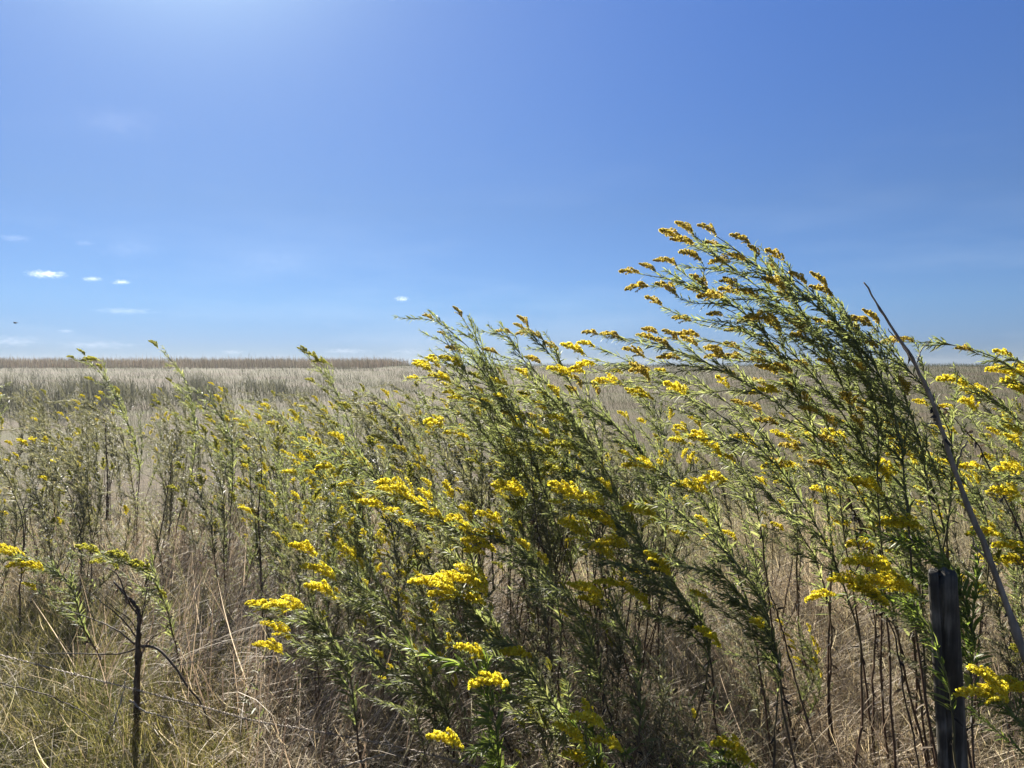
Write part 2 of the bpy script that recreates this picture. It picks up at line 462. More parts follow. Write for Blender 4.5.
def plume_mesh(seed, L, nf, mat, name='flower_plume'):
    """a pyramidal spray of short curved fingers, each packed with florets; axis +X, florets face +Z"""
    r = np.random.default_rng(seed)
    g = Geo()
    V = []
    axis = bez(np.zeros(3), np.array([L * .35, 0, L * .05]), np.array([L * .7, 0, L * .02]), np.array([L, 0, -L * .10]), 12)
    for k in range(nf):
        t = (k + .5) / nf
        i = t * 11; a = axis[int(i)] + (axis[min(11, int(i) + 1)] - axis[int(i)]) * (i - int(i))
        fl = L * (.52 * (1 - t) + .07) * r.uniform(.75, 1.15)
        ang = k * 2.4 + r.uniform(-.5, .5)
        out = np.array([.75 + .3 * t, math.cos(ang) * .8, abs(math.sin(ang)) * .8 + .1])
        out = out / np.linalg.norm(out)
        tip = a + out * fl + np.array([.12 * fl, 0, -fl * r.uniform(.15, .4)])
        mid = a + out * fl * .55 + np.array([0, 0, fl * .12])
        pth = bez(a, a + out * fl * .3, mid, tip, 10)
        rad = r.uniform(.0042, .0060)
        nfl = int(24 + fl * 900)
        u = r.random(nfl) ** .85
        c = pth[np.clip((u * 9).astype(int), 0, 8)]
        c = c + (pth[np.clip((u * 9).astype(int) + 1, 0, 9)] - c) * ((u * 9) % 1)[:, None]
        d = nrm(r.normal(0, 1, (nfl, 3)) + np.array([0, 0, .35]))
        c = c + d * (rad * (1.1 - .5 * u) * r.uniform(.5, 1.1, nfl))[:, None]
        s = r.uniform(.0022, .0044, nfl)[:, None]
        nn = nrm(d + r.normal(0, .5, (nfl, 3)))
        e1 = nrm(np.cross(nn, r.normal(0, 1, (nfl, 3)))); e2 = np.cross(nn, e1)
        V.append(np.stack([c - e1 * s, c - e2 * s * .8 + nn * s * .3, c + e1 * s, c + e2 * s * .8 + nn * s * .3], 1).reshape(-1, 3))
    V = np.concatenate(V)
    g.add(V, None, np.arange(len(V)).reshape(-1, 4))
    return g.build(name, mat, link=False)


for ck in ('yellow', 'green', 'tan'):
    for size, L, nf in (('s', .074, 12), ('m', .095, 17), ('l', .14, 30)):
        PLUMES[ck, size] = [plume_mesh(100 + 7 * v + nf, L, nf, M['plume_' + ck]) for v in range(3)]


def add_plume(parent, pos, d, ck, size, scale, r):
    me = PLUMES[ck, size][int(r.integers(3))]
    o = bpy.data.objects.new('flower_plume', me)
    COL.objects.link(o)
    o.parent = parent
    X = Vector(d).normalized()
    Z = Vector((0, 0, 1)) - X * X.z
    if Z.length < .1: Z = Vector((0, 1, 0))
    Z.normalize(); Y = Z.cross(X)
    mt = Matrix((X, Y, Z)).transposed().to_4x4() @ Matrix.Rotation(float(r.uniform(-.6, .6)), 4, 'X')
    mt = Matrix.Translation(Vector([float(c) for c in pos])) @ mt @ Matrix.Diagonal((scale, scale * float(r.uniform(.85, 1.15)), scale, 1))
    o.matrix_local = mt
    return o


WIND = np.array([-1., .12, 0.05])


def goldenrod(label, group, base, tip, seed, plumes=(), nb=9, pf=.6, bare=.32, tip_dir=(-.8, 0, .5), dens=1.0, ck='yellow',
              psize='s', leafL=.066, r0=.0048, withered=16, sway=.12, bright=False, blen=1.0, name='goldenrod_plant', stems=1):
    """one goldenrod: stem (with its side branches), foliage, withered leaves low down, and each flower plume"""
    r = np.random.default_rng(seed)
    bx, by = base
    B = np.array([bx, by, float(gz(bx, by))])
    root = empty(name, B)
    tag(root, label, 'goldenrod', group)
    st = Geo(); lf = Geo(); dl = Geo()
    def sample(path, tan, u):
        m = len(path) - 1
        i = np.clip((u * m).astype(int), 0, m - 1); f = (u * m - i)[:, None]
        return path[i] * (1 - f) + path[i + 1] * f, nrm(tan[i] * (1 - f) + tan[i + 1] * f)

    def put_leaves(path, tan, u, L, spread, geo, droop=0., wnd=.35, w=.15):
        if len(u) == 0: return
        p, t = sample(path, tan, u)
        ph = np.arange(len(u)) * 2.4 + r.uniform(-.4, .4, len(u))
        a = nrm(np.cross(t, np.array([.13, .9, .35]))); b = np.cross(t, a)
        rad = a * np.cos(ph)[:, None] + b * np.sin(ph)[:, None]
        d = t * (1.0 - spread * .45) + rad * spread * r.uniform(.5, 1.3, (len(u), 1)) + WIND * wnd * r.uniform(.4, 1.4, (len(u), 1)) + np.array([0, 0, -droop]) + r.normal(0, .16, (len(u), 3))
        up = nrm(np.array([0, 0, 1.]) + rad * -.3 + r.normal(0, .35, (len(u), 3)))
        geo.leaves(p, d, up, L, L * w * r.uniform(.75, 1.2, len(u)), r.uniform(.0, .30, len(u)))

    def branch(S0, T0, u0, end, ed, leafy=1.0, rr=.0018):
        d0 = nrm(T0 * .8 + nrm(end - S0) * .5)
        ln_ = np.linalg.norm(end - S0)
        path = bez(S0, S0 + d0 * ln_ * .38, end - nrm(ed) * ln_ * .35, end, 11)
        st.tube(path, rr * (1 - .55 * np.linspace(0, 1, 11)), 4)
        tb = nrm(np.gradient(path, axis=0))
        m = int(ln_ * 270 * dens * leafy)
        uu = np.sort(.1 + .88 * r.random(m))
        put_leaves(path, tb, uu, leafL * .58 * (1.1 - .5 * uu) * r.uniform(.6, 1.25, m), .55, lf, 0, .3, .16)
        return tb[-1]

    P30 = np.asarray(tip, float) - B
    for si in range(stems):
        if si == 0:
            P3 = P30; O_ = np.zeros(3)
        else:
            q_ = r.normal(0, .16, 2)
            P3 = P30 * np.array([r.uniform(.5, 1.3), 1, r.uniform(.62, .97)]) + np.array([q_[0], q_[1], 0])
            O_ = np.array([q_[0] * .35, q_[1] * .35, 0])
        ln = np.linalg.norm(P3)
        td = nrm(np.array(tip_dir) + r.normal(0, .06, 3))
        P1 = O_ + np.array([P3[0] * sway + r.normal(0, .07), P3[1] * .15 + r.normal(0, .05), P3[2] * .5])
        P2 = P3 - td * ln * .42
        n = 30
        S = bez(O_, P1, P2, P3, n)
        S = S + np.cumsum(r.normal(0, .0028, (n, 3)), 0) * np.array([1, 1, .3])
        wv = np.linspace(0, 1, n) * (1 - np.linspace(0, 1, n))
        S[:, 0] += wv * .06 * np.sin(np.linspace(0, 7, n) + r.uniform(0, 6)) * ln
        S = S + (P3 - S[-1]) * np.linspace(0, 1, n)[:, None] ** 2
        T = nrm(np.gradient(S, axis=0))
        tt = np.linspace(0, 1, n)
        st.tube(S, r0 * (1 - .72 * tt), 5)

        # leaves of the main stem
        nl = int(ln * (1 - bare) * 120 * dens)
        u = np.sort(bare + (1 - bare) * r.random(nl))
        put_leaves(S, T, u, leafL * (1.15 - .75 * u ** 2) * r.uniform(.65, 1.2, nl), .62, lf)
        # withered leaves
        nw = withered
        if nw:
            u = np.sort(r.uniform(.12, bare + .12, nw))
            put_leaves(S, T, u, r.uniform(.018, .045, nw), .45, dl, .9, .05, .2)

        # plumes the photograph shows
        for (pp, sz, sc) in (plumes if si == 0 else ()):
            pp = np.asarray(pp, float) - B
            dd = np.linalg.norm(S - pp, axis=1) + 3.0 * np.clip(S[:, 2] - pp[2] + .06, 0, 9)
            dd[:4] += 9
            i = int(np.argmin(dd))
            i = max(3, i - int(r.integers(0, 3)))
            ed = nrm(np.array([-.8, .05, .35]) + r.normal(0, .18, 3))
            sc = sc * (1.05 if ck == 'tan' else 1.38)
            L = {'s': .055, 'm': .085, 'l': .13}[sz] * sc
            end = pp - ed * L * .6
            branch(S[i], T[i], tt[i], end, ed)
            add_plume(root, end, ed, ck, sz, sc, r)
        # free branches
        for k in range(nb):
            uu = bare + .10 + (.99 - bare - .10) * (k + r.random()) / nb
            i = min(n - 1, int(uu * (n - 1)))
            ph = k * 2.4 + r.uniform(-.6, .6)
            a = nrm(np.cross(T[i], np.array([.1, .9, .3]))); b = np.cross(T[i], a)
            rad = a * math.cos(ph) + b * math.sin(ph)
            L = (.09 + .26 * r.random() ** 1.4) * (1.2 - .5 * uu) * blen
            ed = nrm(T[i] * .7 + rad * .35 + WIND * .55 + np.array([0, 0, .15]))
            end = S[i] + nrm(T[i] * .75 + rad * .45 + WIND * .35) * L
            lim = max(S[-1][2], S[i][2]) + .015
            if end[2] > lim: end[2] = lim
            e = branch(S[i], T[i], uu, end, ed)
            if r.random() < pf:
                add_plume(root, end, nrm(e + np.array([0, 0, -.05])), ck, psize, r.uniform(.65, 1.1), r)
        if r.random() < pf + .15:
            add_plume(root, S[-1], T[-1], ck, psize, r.uniform(.8, 1.25), r)
    st.build('stem', M['stem'], root, smooth=True)
    lf.build('foliage', M['leaf_grey' if bright == 'grey' else 'leaf_bright' if bright else 'leaf'], root)
    if dl.n: dl.build('withered_leaves', M['dead_leaf'], root)
    return root


def gx(px, d): return (px - 512) / F * d


GR = 'tall goldenrod blown over in the right foreground'
GC = 'goldenrod clump rising above the skyline in the centre'
GF = 'low goldenrod in the near foreground'
GL = 'goldenrod on the left of the field'
H = []   # label, group, (base px, depth), (tip px, py, depth), options


def hero(label, group, b, t, pl=(), **kw):
    H.append((label, group, b, t, pl, kw))


# right-hand mass, from its topmost tips down
hero('tallest goldenrod, its tip the highest point against the sky', GR, (925, 2.45), (716, 236, 2.35), [(684, 242, 's', 1), (742, 240, 's', .9), (776, 256, 's', .9)], nb=17, pf=.5, ck='tan', tip_dir=(-.8, 0, .48), bare=.34)
hero('goldenrod arching far left with its tip pointing level into blue sky', GR, (910, 2.5), (640, 274, 2.4), [(690, 256, 'm', .8), (668, 290, 's', 1), (700, 284, 's', 1), (655, 302, 's', .8)], nb=15, pf=.55, ck='tan', tip_dir=(-.95, 0, .12), bare=.34)
hero('tall green goldenrod behind the tip that stands highest in the sky', GR, (950, 2.7), (682, 240, 2.6), [(720, 262, 'm', .8), (730, 292, 's', 1)], nb=16, pf=.4, ck='tan', tip_dir=(-.85, 0, .4), bare=.34)
hero('dense feathery goldenrod filling the middle of the tall right clump', GR, (935, 2.35), (745, 262, 2.25), [(775, 285, 's', 1), (760, 320, 's', 1.1)], nb=20, pf=.3, ck='tan', tip_dir=(-.8, 0, .45), bare=.38)
hero('goldenrod with one upright tan flower knob on the shoulder of the clump', GR, (965, 2.4), (782, 268, 2.35), [(823, 292, 's', 1), (861, 322, 's', 1.1)], nb=18, pf=.12, ck='tan', tip_dir=(-.74, 0, .55), bare=.4)
hero('leafy goldenrod sloping down the right shoulder beside the dry stalk', GR, (985, 2.45), (822, 296, 2.4), [], nb=18, pf=.1, ck='tan', tip_dir=(-.74, 0, .52), bare=.42)
hero('green flowerless goldenrod just left of the dry stalk', GR, (1000, 2.4), (862, 330, 2.35), [(870, 345, 's', .9)], nb=14, pf=.1, ck='tan', tip_dir=(-.74, 0, .5), bare=.46)
hero('goldenrod with a row of golden tips below the highest clump', GR, (890, 2.6), (640, 338, 2.5), [(612, 336, 's', .9), (634, 352, 'm', .8), (662, 344, 's', 1), (690, 342, 's', .9), (640, 372, 'm', .9)], nb=13, pf=.6, tip_dir=(-.93, 0, .2), bare=.36, ck='tan')
hero('goldenrod with drooping tips reaching left just above the skyline', GR, (900, 2.75), (700, 338, 2.65), [(715, 352, 's', 1), (735, 358, 's', 1)], nb=14, pf=.4, tip_dir=(-.95, 0, .15), bare=.36, ck='tan')
hero('goldenrod crossing the skyline with bushy yellow tips at its left end', GR, (820, 3.0), (598, 348, 2.9), [(560, 372, 'm', .8), (585, 366, 's', 1), (607, 383, 'm', .9), (575, 350, 's', 1)], nb=13, pf=.6, tip_dir=(-.9, 0, .3), bare=.34)
hero('goldenrod with leafy shoulder under the sky between the two clumps', GR, (850, 2.9), (665, 372, 2.8), [(700, 440, 's', 1), (744, 441, 'm', .8), (776, 467, 'm', .8)], nb=14, pf=.35, tip_dir=(-.85, 0, .35), bare=.36)
hero('goldenrod whose plumes form a yellow knot at mid height right of centre', GR, (800, 2.7), (640, 462, 2.55), [(640, 467, 'm', .9), (640, 512, 'm', 1), (690, 488, 'l', .65), (712, 448, 's', 1), (715, 480, 's', 1)], nb=9, pf=.4, tip_dir=(-.8, 0, .4), bare=.4)
hero('goldenrod with dark bare stem and leafy top in front of the open field', GR, (880, 2.3), (700, 400, 2.2), [], nb=13, pf=.2, tip_dir=(-.75, 0, .5), bare=.36)
hero('goldenrod with dark green leaves crossing the lower right of the clump', GR, (840, 2.25), (660, 500, 2.15), [], nb=12, pf=.15, tip_dir=(-.75, 0, .5), bare=.36)
hero('slender goldenrod with sparse leaves leaning before the pale field', GR, (860, 2.6), (742, 470, 2.5), [(768, 392, 's', 1)], nb=8, pf=.25, tip_dir=(-.7, 0, .55), bare=.4)
hero('goldenrod beside the post carrying the biggest bright yellow plume', GR, (925, 2.0), (850, 572, 1.9), [(868, 566, 'l', .72), (884, 586, 'l', .75), (850, 584, 'l', .6), (868, 596, 'm', .85), (820, 597, 'm', .6)], nb=3, pf=.2, tip_dir=(-.75, 0, .4), bare=.5, bright=True)
hero('goldenrod right of the post with a golden plume near the ground', GR, (1010, 1.95), (985, 690, 1.9), [(988, 682, 'l', .66), (1004, 690, 'l', .66), (978, 696, 'm', .8)], nb=4, pf=.2, tip_dir=(-.7, 0, .4), bare=.45, bright=True)
hero('leafy green goldenrod rising directly behind the black post', GR, (985, 2.3), (925, 540, 2.25), [(905, 525, 'm', .8)], nb=12, pf=.1, tip_dir=(-.6, 0, .6), bare=.36, leafL=.09, bright=True)
hero('goldenrod with drooping yellow sprays right of the dry stalk', GR, (1075, 2.6), (958, 378, 2.55), [(952, 382, 'm', .8), (975, 392, 'm', .8), (968, 404, 'm', .7), (1000, 372, 'm', .8), (1010, 385, 'm', .8)], nb=9, pf=.4, tip_dir=(-.85, 0, .35), bare=.4)
hero('thin wand of goldenrod bending over the skyline by the right edge', GR, (1090, 2.5), (905, 342, 2.45), [(965, 350, 's', .7), (908, 340, 's', .6)], nb=5, pf=.3, tip_dir=(-1, 0, -.02), bare=.45, ck='tan')
hero('goldenrod with its tip touching the right edge over the skyline', GR, (1130, 2.5), (1012, 358, 2.45), [(1015, 372, 'm', .8), (1020, 392, 'm', .7)], nb=9, pf=.5, tip_dir=(-.85, 0, .35), bare=.4)
hero('goldenrod with yellow tiers half way up behind the dry stalk', GR, (1010, 2.8), (880, 444, 2.7), [(905, 455, 'l', .7), (928, 462, 'm', .9), (885, 470, 'm', .7), (900, 440, 'm', .8), (838, 437, 's', 1)], nb=8, pf=.45, tip_dir=(-.85, 0, .3), bare=.4)
hero('goldenrod with yellow hooks drooping right of the dry stalk at mid height', GR, (1085, 2.5), (985, 470, 2.4), [(1008, 470, 'm', .8), (1005, 492, 'm', .7), (985, 535, 'm', .8), (1012, 548, 'm', .9), (1015, 562, 'm', .8)], nb=9, pf=.35, tip_dir=(-.85, 0, .3), bare=.4)
hero('goldenrod with small yellow plumes strung down in front of the pale field', GR, (935, 2.45), (868, 488, 2.4), [(868, 488, 's', 1.1), (895, 525, 'm', .9), (862, 545, 's', 1)], nb=6, pf=.3, tip_dir=(-.75, 0, .5), bare=.42)
hero('low leafy goldenrod with a yellow spray at the foot of the right clump', GF, (745, 2.35), (725, 748, 2.3), [(728, 748, 'm', 1.0), (738, 760, 'm', .8)], nb=5, pf=.1, tip_dir=(-.6, 0, .6), bare=.3, bright=True)
# centre clump
hero('green goldenrod at the left end of the centre clump against the sky', GC, (545, 3.5), (424, 312, 3.4), [], nb=17, pf=.12, tip_dir=(-.75, 0, .6), bare=.42, leafL=.062, ck='tan')
hero('goldenrod with upright green tips next in from the clump left end', GC, (560, 3.4), (462, 318, 3.35), [(455, 350, 's', 1)], nb=18, pf=.12, tip_dir=(-.55, 0, .75), bare=.42, leafL=.062, ck='tan')
hero('goldenrod with tan tips in the middle of the centre clump', GC, (580, 3.4), (500, 326, 3.3), [(505, 332, 's', .9)], nb=16, pf=.3, tip_dir=(-.6, 0, .7), bare=.4, leafL=.065, ck='tan')
hero('goldenrod with a broad tan flower head at the clump right end', GC, (610, 3.3), (528, 328, 3.2), [(525, 333, 'm', .8), (536, 336, 'm', .7), (552, 347, 's', 1)], nb=14, pf=.4, tip_dir=(-.6, 0, .7), bare=.4, leafL=.065, ck='tan')
hero('goldenrod with yellow tiers on the left flank of the centre clump', GC, (530, 3.3), (432, 372, 3.2), [(440, 378, 'm', .8), (452, 362, 's', 1), (498, 384, 'm', .8), (436, 424, 's', 1)], nb=13, pf=.4, tip_dir=(-.8, 0, .4), bare=.42, leafL=.065)
hero('leafy goldenrod with few flowers in the heart of the centre clump', GC, (600, 3.1), (480, 376, 3.0), [], nb=17, pf=.15, tip_dir=(-.65, 0, .6), bare=.42)
hero('dark leaved goldenrod low in the centre clump', GC, (640, 3.0), (530, 380, 2.9), [(560, 420, 's', 1), (558, 445, 'm', .7)], nb=16, pf=.2, tip_dir=(-.7, 0, .55), bare=.40)
hero('feathery dark green goldenrod between centre and right clumps', GC, (700, 2.9), (585, 402, 2.8), [], nb=17, pf=.12, tip_dir=(-.75, 0, .5), bare=.44)
hero('goldenrod with crowded upright shoots in front of the clump left end', GC, (570, 3.3), (442, 334, 3.2), [], nb=19, pf=.06, tip_dir=(-.55, 0, .75), bare=.36, leafL=.055, ck='green')
hero('pale feathery goldenrod below the upright green tips of the centre clump', GC, (590, 3.2), (468, 352, 3.1), [], nb=20, pf=.1, tip_dir=(-.7, 0, .6), bare=.34, leafL=.055, ck='green')
hero('goldenrod with fine grey green sprays under the tan tips of the centre clump', GC, (625, 3.3), (512, 348, 3.2), [], nb=19, pf=.12, tip_dir=(-.65, 0, .65), bare=.36, leafL=.055, ck='green')
hero('short feathery goldenrod at the lower left foot of the centre clump', GC, (545, 3.2), (452, 405, 3.1), [], nb=19, pf=.1, tip_dir=(-.7, 0, .6), bare=.3, leafL=.055, ck='green')
hero('goldenrod whose fine sprays fill the gap under the highest tips', GR, (945, 2.55), (706, 300, 2.5), [], nb=18, pf=.3, tip_dir=(-.85, 0, .4), bare=.36, leafL=.055, ck='tan')
hero('goldenrod with long grey green wands in the upper right clump', GR, (960, 2.6), (764, 306, 2.55), [], nb=18, pf=.22, tip_dir=(-.8, 0, .45), bare=.36, leafL=.055, ck='tan')
hero('goldenrod with level wands on the inner right side of the tall clump', GR, (985, 2.55), (806, 330, 2.5), [], nb=17, pf=.22, tip_dir=(-.8, 0, .45), bare=.38, leafL=.055, ck='tan')
# centre foreground plumes
hero('front goldenrod with three bright plumes crowded at its top', GF, (520, 2.35), (440, 580, 2.3), [(433, 586, 'l', .8), (455, 580, 'l', .75), (472, 578, 'l', .7), (470, 600, 'm', .8), (445, 596, 'm', .9)], nb=8, pf=.2, tip_dir=(-.6, 0, .6), bare=.25, leafL=.085)
hero('goldenrod with a long bright plume leaning left at centre', GF, (545, 2.75), (385, 492, 2.65), [(395, 490, 'l', .8), (415, 504, 'l', .65), (372, 505, 'm', .8), (432, 515, 'm', .7)], nb=10, pf=.35, tip_dir=(-.85, 0, .3), bare=.32)
hero('goldenrod with clustered plumes in a leftward row below centre', GF, (600, 2.65), (465, 522, 2.55), [(460, 528, 'm', .9), (485, 535, 'l', .7), (490, 518, 'm', .8), (478, 545, 'm', .9), (512, 490, 's', 1.2)], nb=9, pf=.3, tip_dir=(-.8, 0, .35), bare=.34)
hero('goldenrod with a stack of bright plumes at the very centre', GF, (690, 2.6), (575, 500, 2.5), [(565, 490, 'm', .9), (590, 500, 'm', .9), (597, 520, 'l', .7), (575, 530, 'm', 1), (610, 545, 'l', .65), (600, 552, 'm', .9)], nb=8, pf=.3, tip_dir=(-.75, 0, .4), bare=.36)
hero('goldenrod with paired pale plumes above the centre stack', GF, (660, 2.8), (540, 452, 2.7), [(545, 453, 'm', .8), (566, 448, 'm', .8), (558, 470, 's', 1.1)], nb=10, pf=.3, tip_dir=(-.85, 0, .3), bare=.36, ck='green')
hero('isolated goldenrod with three bright plumes one above another on its left', GF, (390, 2.7), (272, 608, 2.6), [(283, 606, 'l', .75), (277, 630, 'm', .9), (268, 648, 'l', .6)], nb=9, pf=.05, tip_dir=(-.85, 0, .2), bare=.22, leafL=.075)
hero('bushy green goldenrod between the isolated plumes and the front plumes', GF, (440, 2.6), (325, 565, 2.55), [(318, 572, 'l', .65), (322, 592, 's', 1.1), (345, 552, 'm', .8), (305, 551, 's', 1)], nb=11, pf=.12, tip_dir=(-.7, 0, .5), bare=.22)
hero('low leafy goldenrod under the front plumes without flowers', GF, (415, 2.5), (350, 640, 2.4), [], nb=12, pf=.0, tip_dir=(-.6, 0, .6), bare=.15)
hero('goldenrod with upright leafy stem and small plumes at the bottom edge', GF, (480, 2.05), (470, 655, 2.0), [(470, 652, 'm', .7), (488, 684, 'm', 1), (448, 743, 's', 1)], nb=6, pf=.1, tip_dir=(-.25, 0, .9), bare=.15, leafL=.10, bright=True)
hero('low goldenrod with a cluster of upright plumes at the bottom edge', GF, (600, 2.15), (590, 722, 2.1), [(588, 722, 'm', .8), (570, 735, 'm', .8), (608, 745, 'm', .7), (578, 757, 'm', .7), (592, 762, 's', 1)], nb=5, pf=.2, tip_dir=(-.3, 0, .9), bare=.15, bright=True, leafL=.085)
hero('goldenrod with two short stacked plumes right below the centre', GF, (650, 2.5), (586, 590, 2.4), [(588, 592, 's', 1.2), (590, 602, 'm', .7), (622, 586, 'm', .7)], nb=7, pf=.15, tip_dir=(-.7, 0, .5), bare=.3)
hero('dark stemmed goldenrod with broad leaves left of the bottom plumes', GF, (560, 2.3), (515, 640, 2.2), [(518, 655, 's', 1)], nb=10, pf=.1, tip_dir=(-.45, 0, .8), bare=.2, leafL=.085)
hero('flowerless goldenrod shoot below the bright centre stack', GF, (640, 2.45), (560, 585, 2.35), [], nb=10, pf=.0, tip_dir=(-.6, 0, .65), bare=.35)
hero('leafy goldenrod leaning across the grass right below the centre stack', GF, (735, 2.35), (640, 565, 2.3), [(640, 600, 's', 1), (660, 565, 's', 1)], nb=12, pf=.12, tip_dir=(-.7, 0, .55), bare=.36)
hero('green goldenrod with long bare foot beside the lower right grass', GF, (800, 2.2), (705, 560, 2.15), [(710, 638, 's', .9)], nb=12, pf=.1, tip_dir=(-.7, 0, .55), bare=.36)
# left
hero('goldenrod at the left edge with a yellow plume over blue green leaves', GL, (110, 3.4), (12, 556, 3.3), [(12, 556, 'l', .7), (22, 566, 'm', .9), (4, 550, 'm', .8)], nb=12, pf=.05, tip_dir=(-.95, 0, .1), bare=.25)
hero('goldenrod with pale green tip above the bent dead weed', GL, (170, 3.3), (100, 552, 3.2), [(118, 556, 'm', .8), (142, 566, 's', 1), (90, 550, 's', 1)], nb=11, pf=.3, tip_dir=(-.9, 0, .3), bare=.3, ck='green')
hero('goldenrod whose single dark tip pokes over the crop skyline', GL, (185, 5.4), (158, 348, 5.3), [], nb=13, pf=.2, tip_dir=(-.6, 0, .5), bare=.35, ck='green')
hero('goldenrod with a bushy top just over the skyline left of centre', GL, (345, 5.2), (305, 354, 5.1), [(312, 356, 'm', .8), (320, 362, 'm', .8)], nb=13, pf=.4, tip_dir=(-.6, 0, .6), bare=.35, ck='green')
hero('goldenrod with a rounded pale top against the crop at far left', GL, (125, 5.6), (85, 356, 5.5), [(90, 360, 'm', .9)], nb=15, pf=.4, tip_dir=(-.6, 0, .6), bare=.35, ck='green')

for k, (label, group, (bpx, bd), (tx, ty, tdp), pl, kw) in enumerate(H):
    pls = [(at(a, b, tdp + rng.uniform(-.06, .06)), s, sc) for (a, b, s, sc) in pl]
    if group in (GR, GC, GF) and kw.get('nb', 9) > 7:
        kw['bare'] = kw.get('bare', .35) + (.12 if group == GF and kw.get('bare', .35) >= .3 else .07)
        kw.setdefault('sway', float(rng.uniform(.22, .36)))
        kw.setdefault('blen', 1.22)
        kw['nb'] = int(kw['nb'] * (1.08 if group == GC else 1.0 if kw['nb'] > 14 else 1.2)); kw['dens'] = kw.get('dens', 1) * (1.05 if group != GR else .92)
    goldenrod(label, group, (gx(bpx, bd) + float(rng.normal(0, .07)), bd + float(rng.uniform(-.15, .55) if group == GC else rng.uniform(-.15, .3))), at(tx, ty, tdp), 500 + k, plumes=pls, **kw)


# ------------------------------------------------------------------ drifts of goldenrod nothing tells apart: copied
def children(o): return [c for c in COL.objects if c.parent is o]


PROTO = []


def proto(h, reach, **kw):
    seed = 900 + len(PROTO)
    tip = np.array([-reach, 60.0 + rng.normal(0, .04), float(gz(0, 60)) + h])
    o = goldenrod('x', 'x', (0.0, 60.0), tip, seed, **kw)
    PROTO.append((o, children(o), h))


KINDS = []   # (kind word, list of indices)
for words_, n_, kw in (
        ('green flowerless', 3, dict(nb=17, pf=.0, bare=.26, bright='grey')),
        ('yellow flowered', 4, dict(nb=16, pf=.36, bare=.28, psize='m')),
        ('pale green budding', 3, dict(nb=18, pf=.4, bare=.26, ck='green', psize='m', bright='grey')),
        ('bare stemmed', 3, dict(nb=9, pf=.35, bare=.55, withered=34, bright='grey'))):
    ids = []
    for j in range(n_):
        ids.append(len(PROTO))
        proto([1.45, 1.3, 1.55, 1.4][j], [.22, .45, .12, .55][j], tip_dir=[(-.6, .1, .7), (-.8, 0, .4), (-.35, -.1, .9), (-.85, 0, .3)][j], sway=[.3, .15, .4, .1][j], blen=1.15, stems=[2, 1, 2, 1][j], **kw)
    KINDS.append((words_, ids))
used = set()


def drift(where, group, pxr, dr, n, hr, weights, pw=1.0, mind=.22, avoid=None):
    pts = []
    tries = 0
    while len(pts) < n and tries < n * 40:
        tries += 1
        x, d = fan(1, dr[0], dr[1], pxr[0], pxr[1], pw)
        x, d = float(x[0]), float(d[0])
        if avoid and avoid(512 + x / d * F, d): continue
        if any((x - a) ** 2 + (d - b) ** 2 < mind ** 2 for a, b in pts): continue
        pts.append((x, d))
    for (x, d) in pts:
        ki = int(rng.choice(len(KINDS), p=np.array(weights) / sum(weights)))
        words_, ids = KINDS[ki]
        pi = int(rng.choice(ids))
        src, kids, ph = PROTO[pi]
        s = rng.uniform(*hr) / ph
        if pi not in used:
            used.add(pi); o = src
        else:
            o = src.copy(); COL.objects.link(o)
            for c in kids:
                q = c.copy(); COL.objects.link(q); q.parent = o
        o.location = (x, d, float(gz(x, d)) - .005)
        o.rotation_euler = (float(rng.normal(0, .06)), float(rng.normal(.06, .12)), float(rng.normal(0, .65)))
        o.scale = (s, s, s)
        tag(o, f'{words_} goldenrod {where}', 'goldenrod', f'{words_} goldenrod {group}')


drift('in the hazy drift at the far left below the skyline crop', 'in the far left drift', (-70, 215), (4.4, 9.0), 48, (1.0, 1.42), (4, .4, 1.8, 2.8), .9, .25)
drift('in the hazy drift left of the centre clump', 'in the drift left of centre', (215, 440), (4.2, 8.5), 58, (1.0, 1.40), (3, 4, 2.5, .8), .9, .24)
drift('behind the centre clump', 'behind the centre clump', (430, 660), (3.4, 5.0), 34, (1.15, 1.55), (2.2, 2.8, 1.5, 2.5), 1, .2)
drift('scattered in the pale field behind the right clump', 'in the right field', (700, 1120), (3.0, 5.2), 26, (1.0, 1.4), (.8, 5, .4, 2), 1, .25)
drift('crowded in the middle ground left of centre', 'in the middle ground', (230, 560), (3.0, 4.4), 27, (.9, 1.25), (2.4, 4.5, 1.0, .6), 1, .2)
drift('low among the dry grass in the foreground', 'in the foreground', (330, 800), (2.4, 3.3), 16, (.5, .85), (3, 4, .6, .3), 1, .2)
drift('standing near the black post on the right', 'near the post', (860, 1160), (2.35, 3.0), 9, (.9, 1.4), (.5, 5, .3, 1.5), 1, .18)
drift('short and low under the far left drift', 'low in the far left drift', (-70, 300), (3.9, 6.8), 26, (.5, .95), (5, .5, 1.5, .3), 1, .22)
drift('in the far drift at the left edge', 'at the left edge', (-90, 110), (3.9, 5.2), 12, (1.0, 1.3), (4, .2, 1, 2), 1, .25)
for i, (o, kids, h) in enumerate(PROTO):
    if i not in used:
        for c in kids: bpy.data.objects.remove(c)
        bpy.data.objects.remove(o)


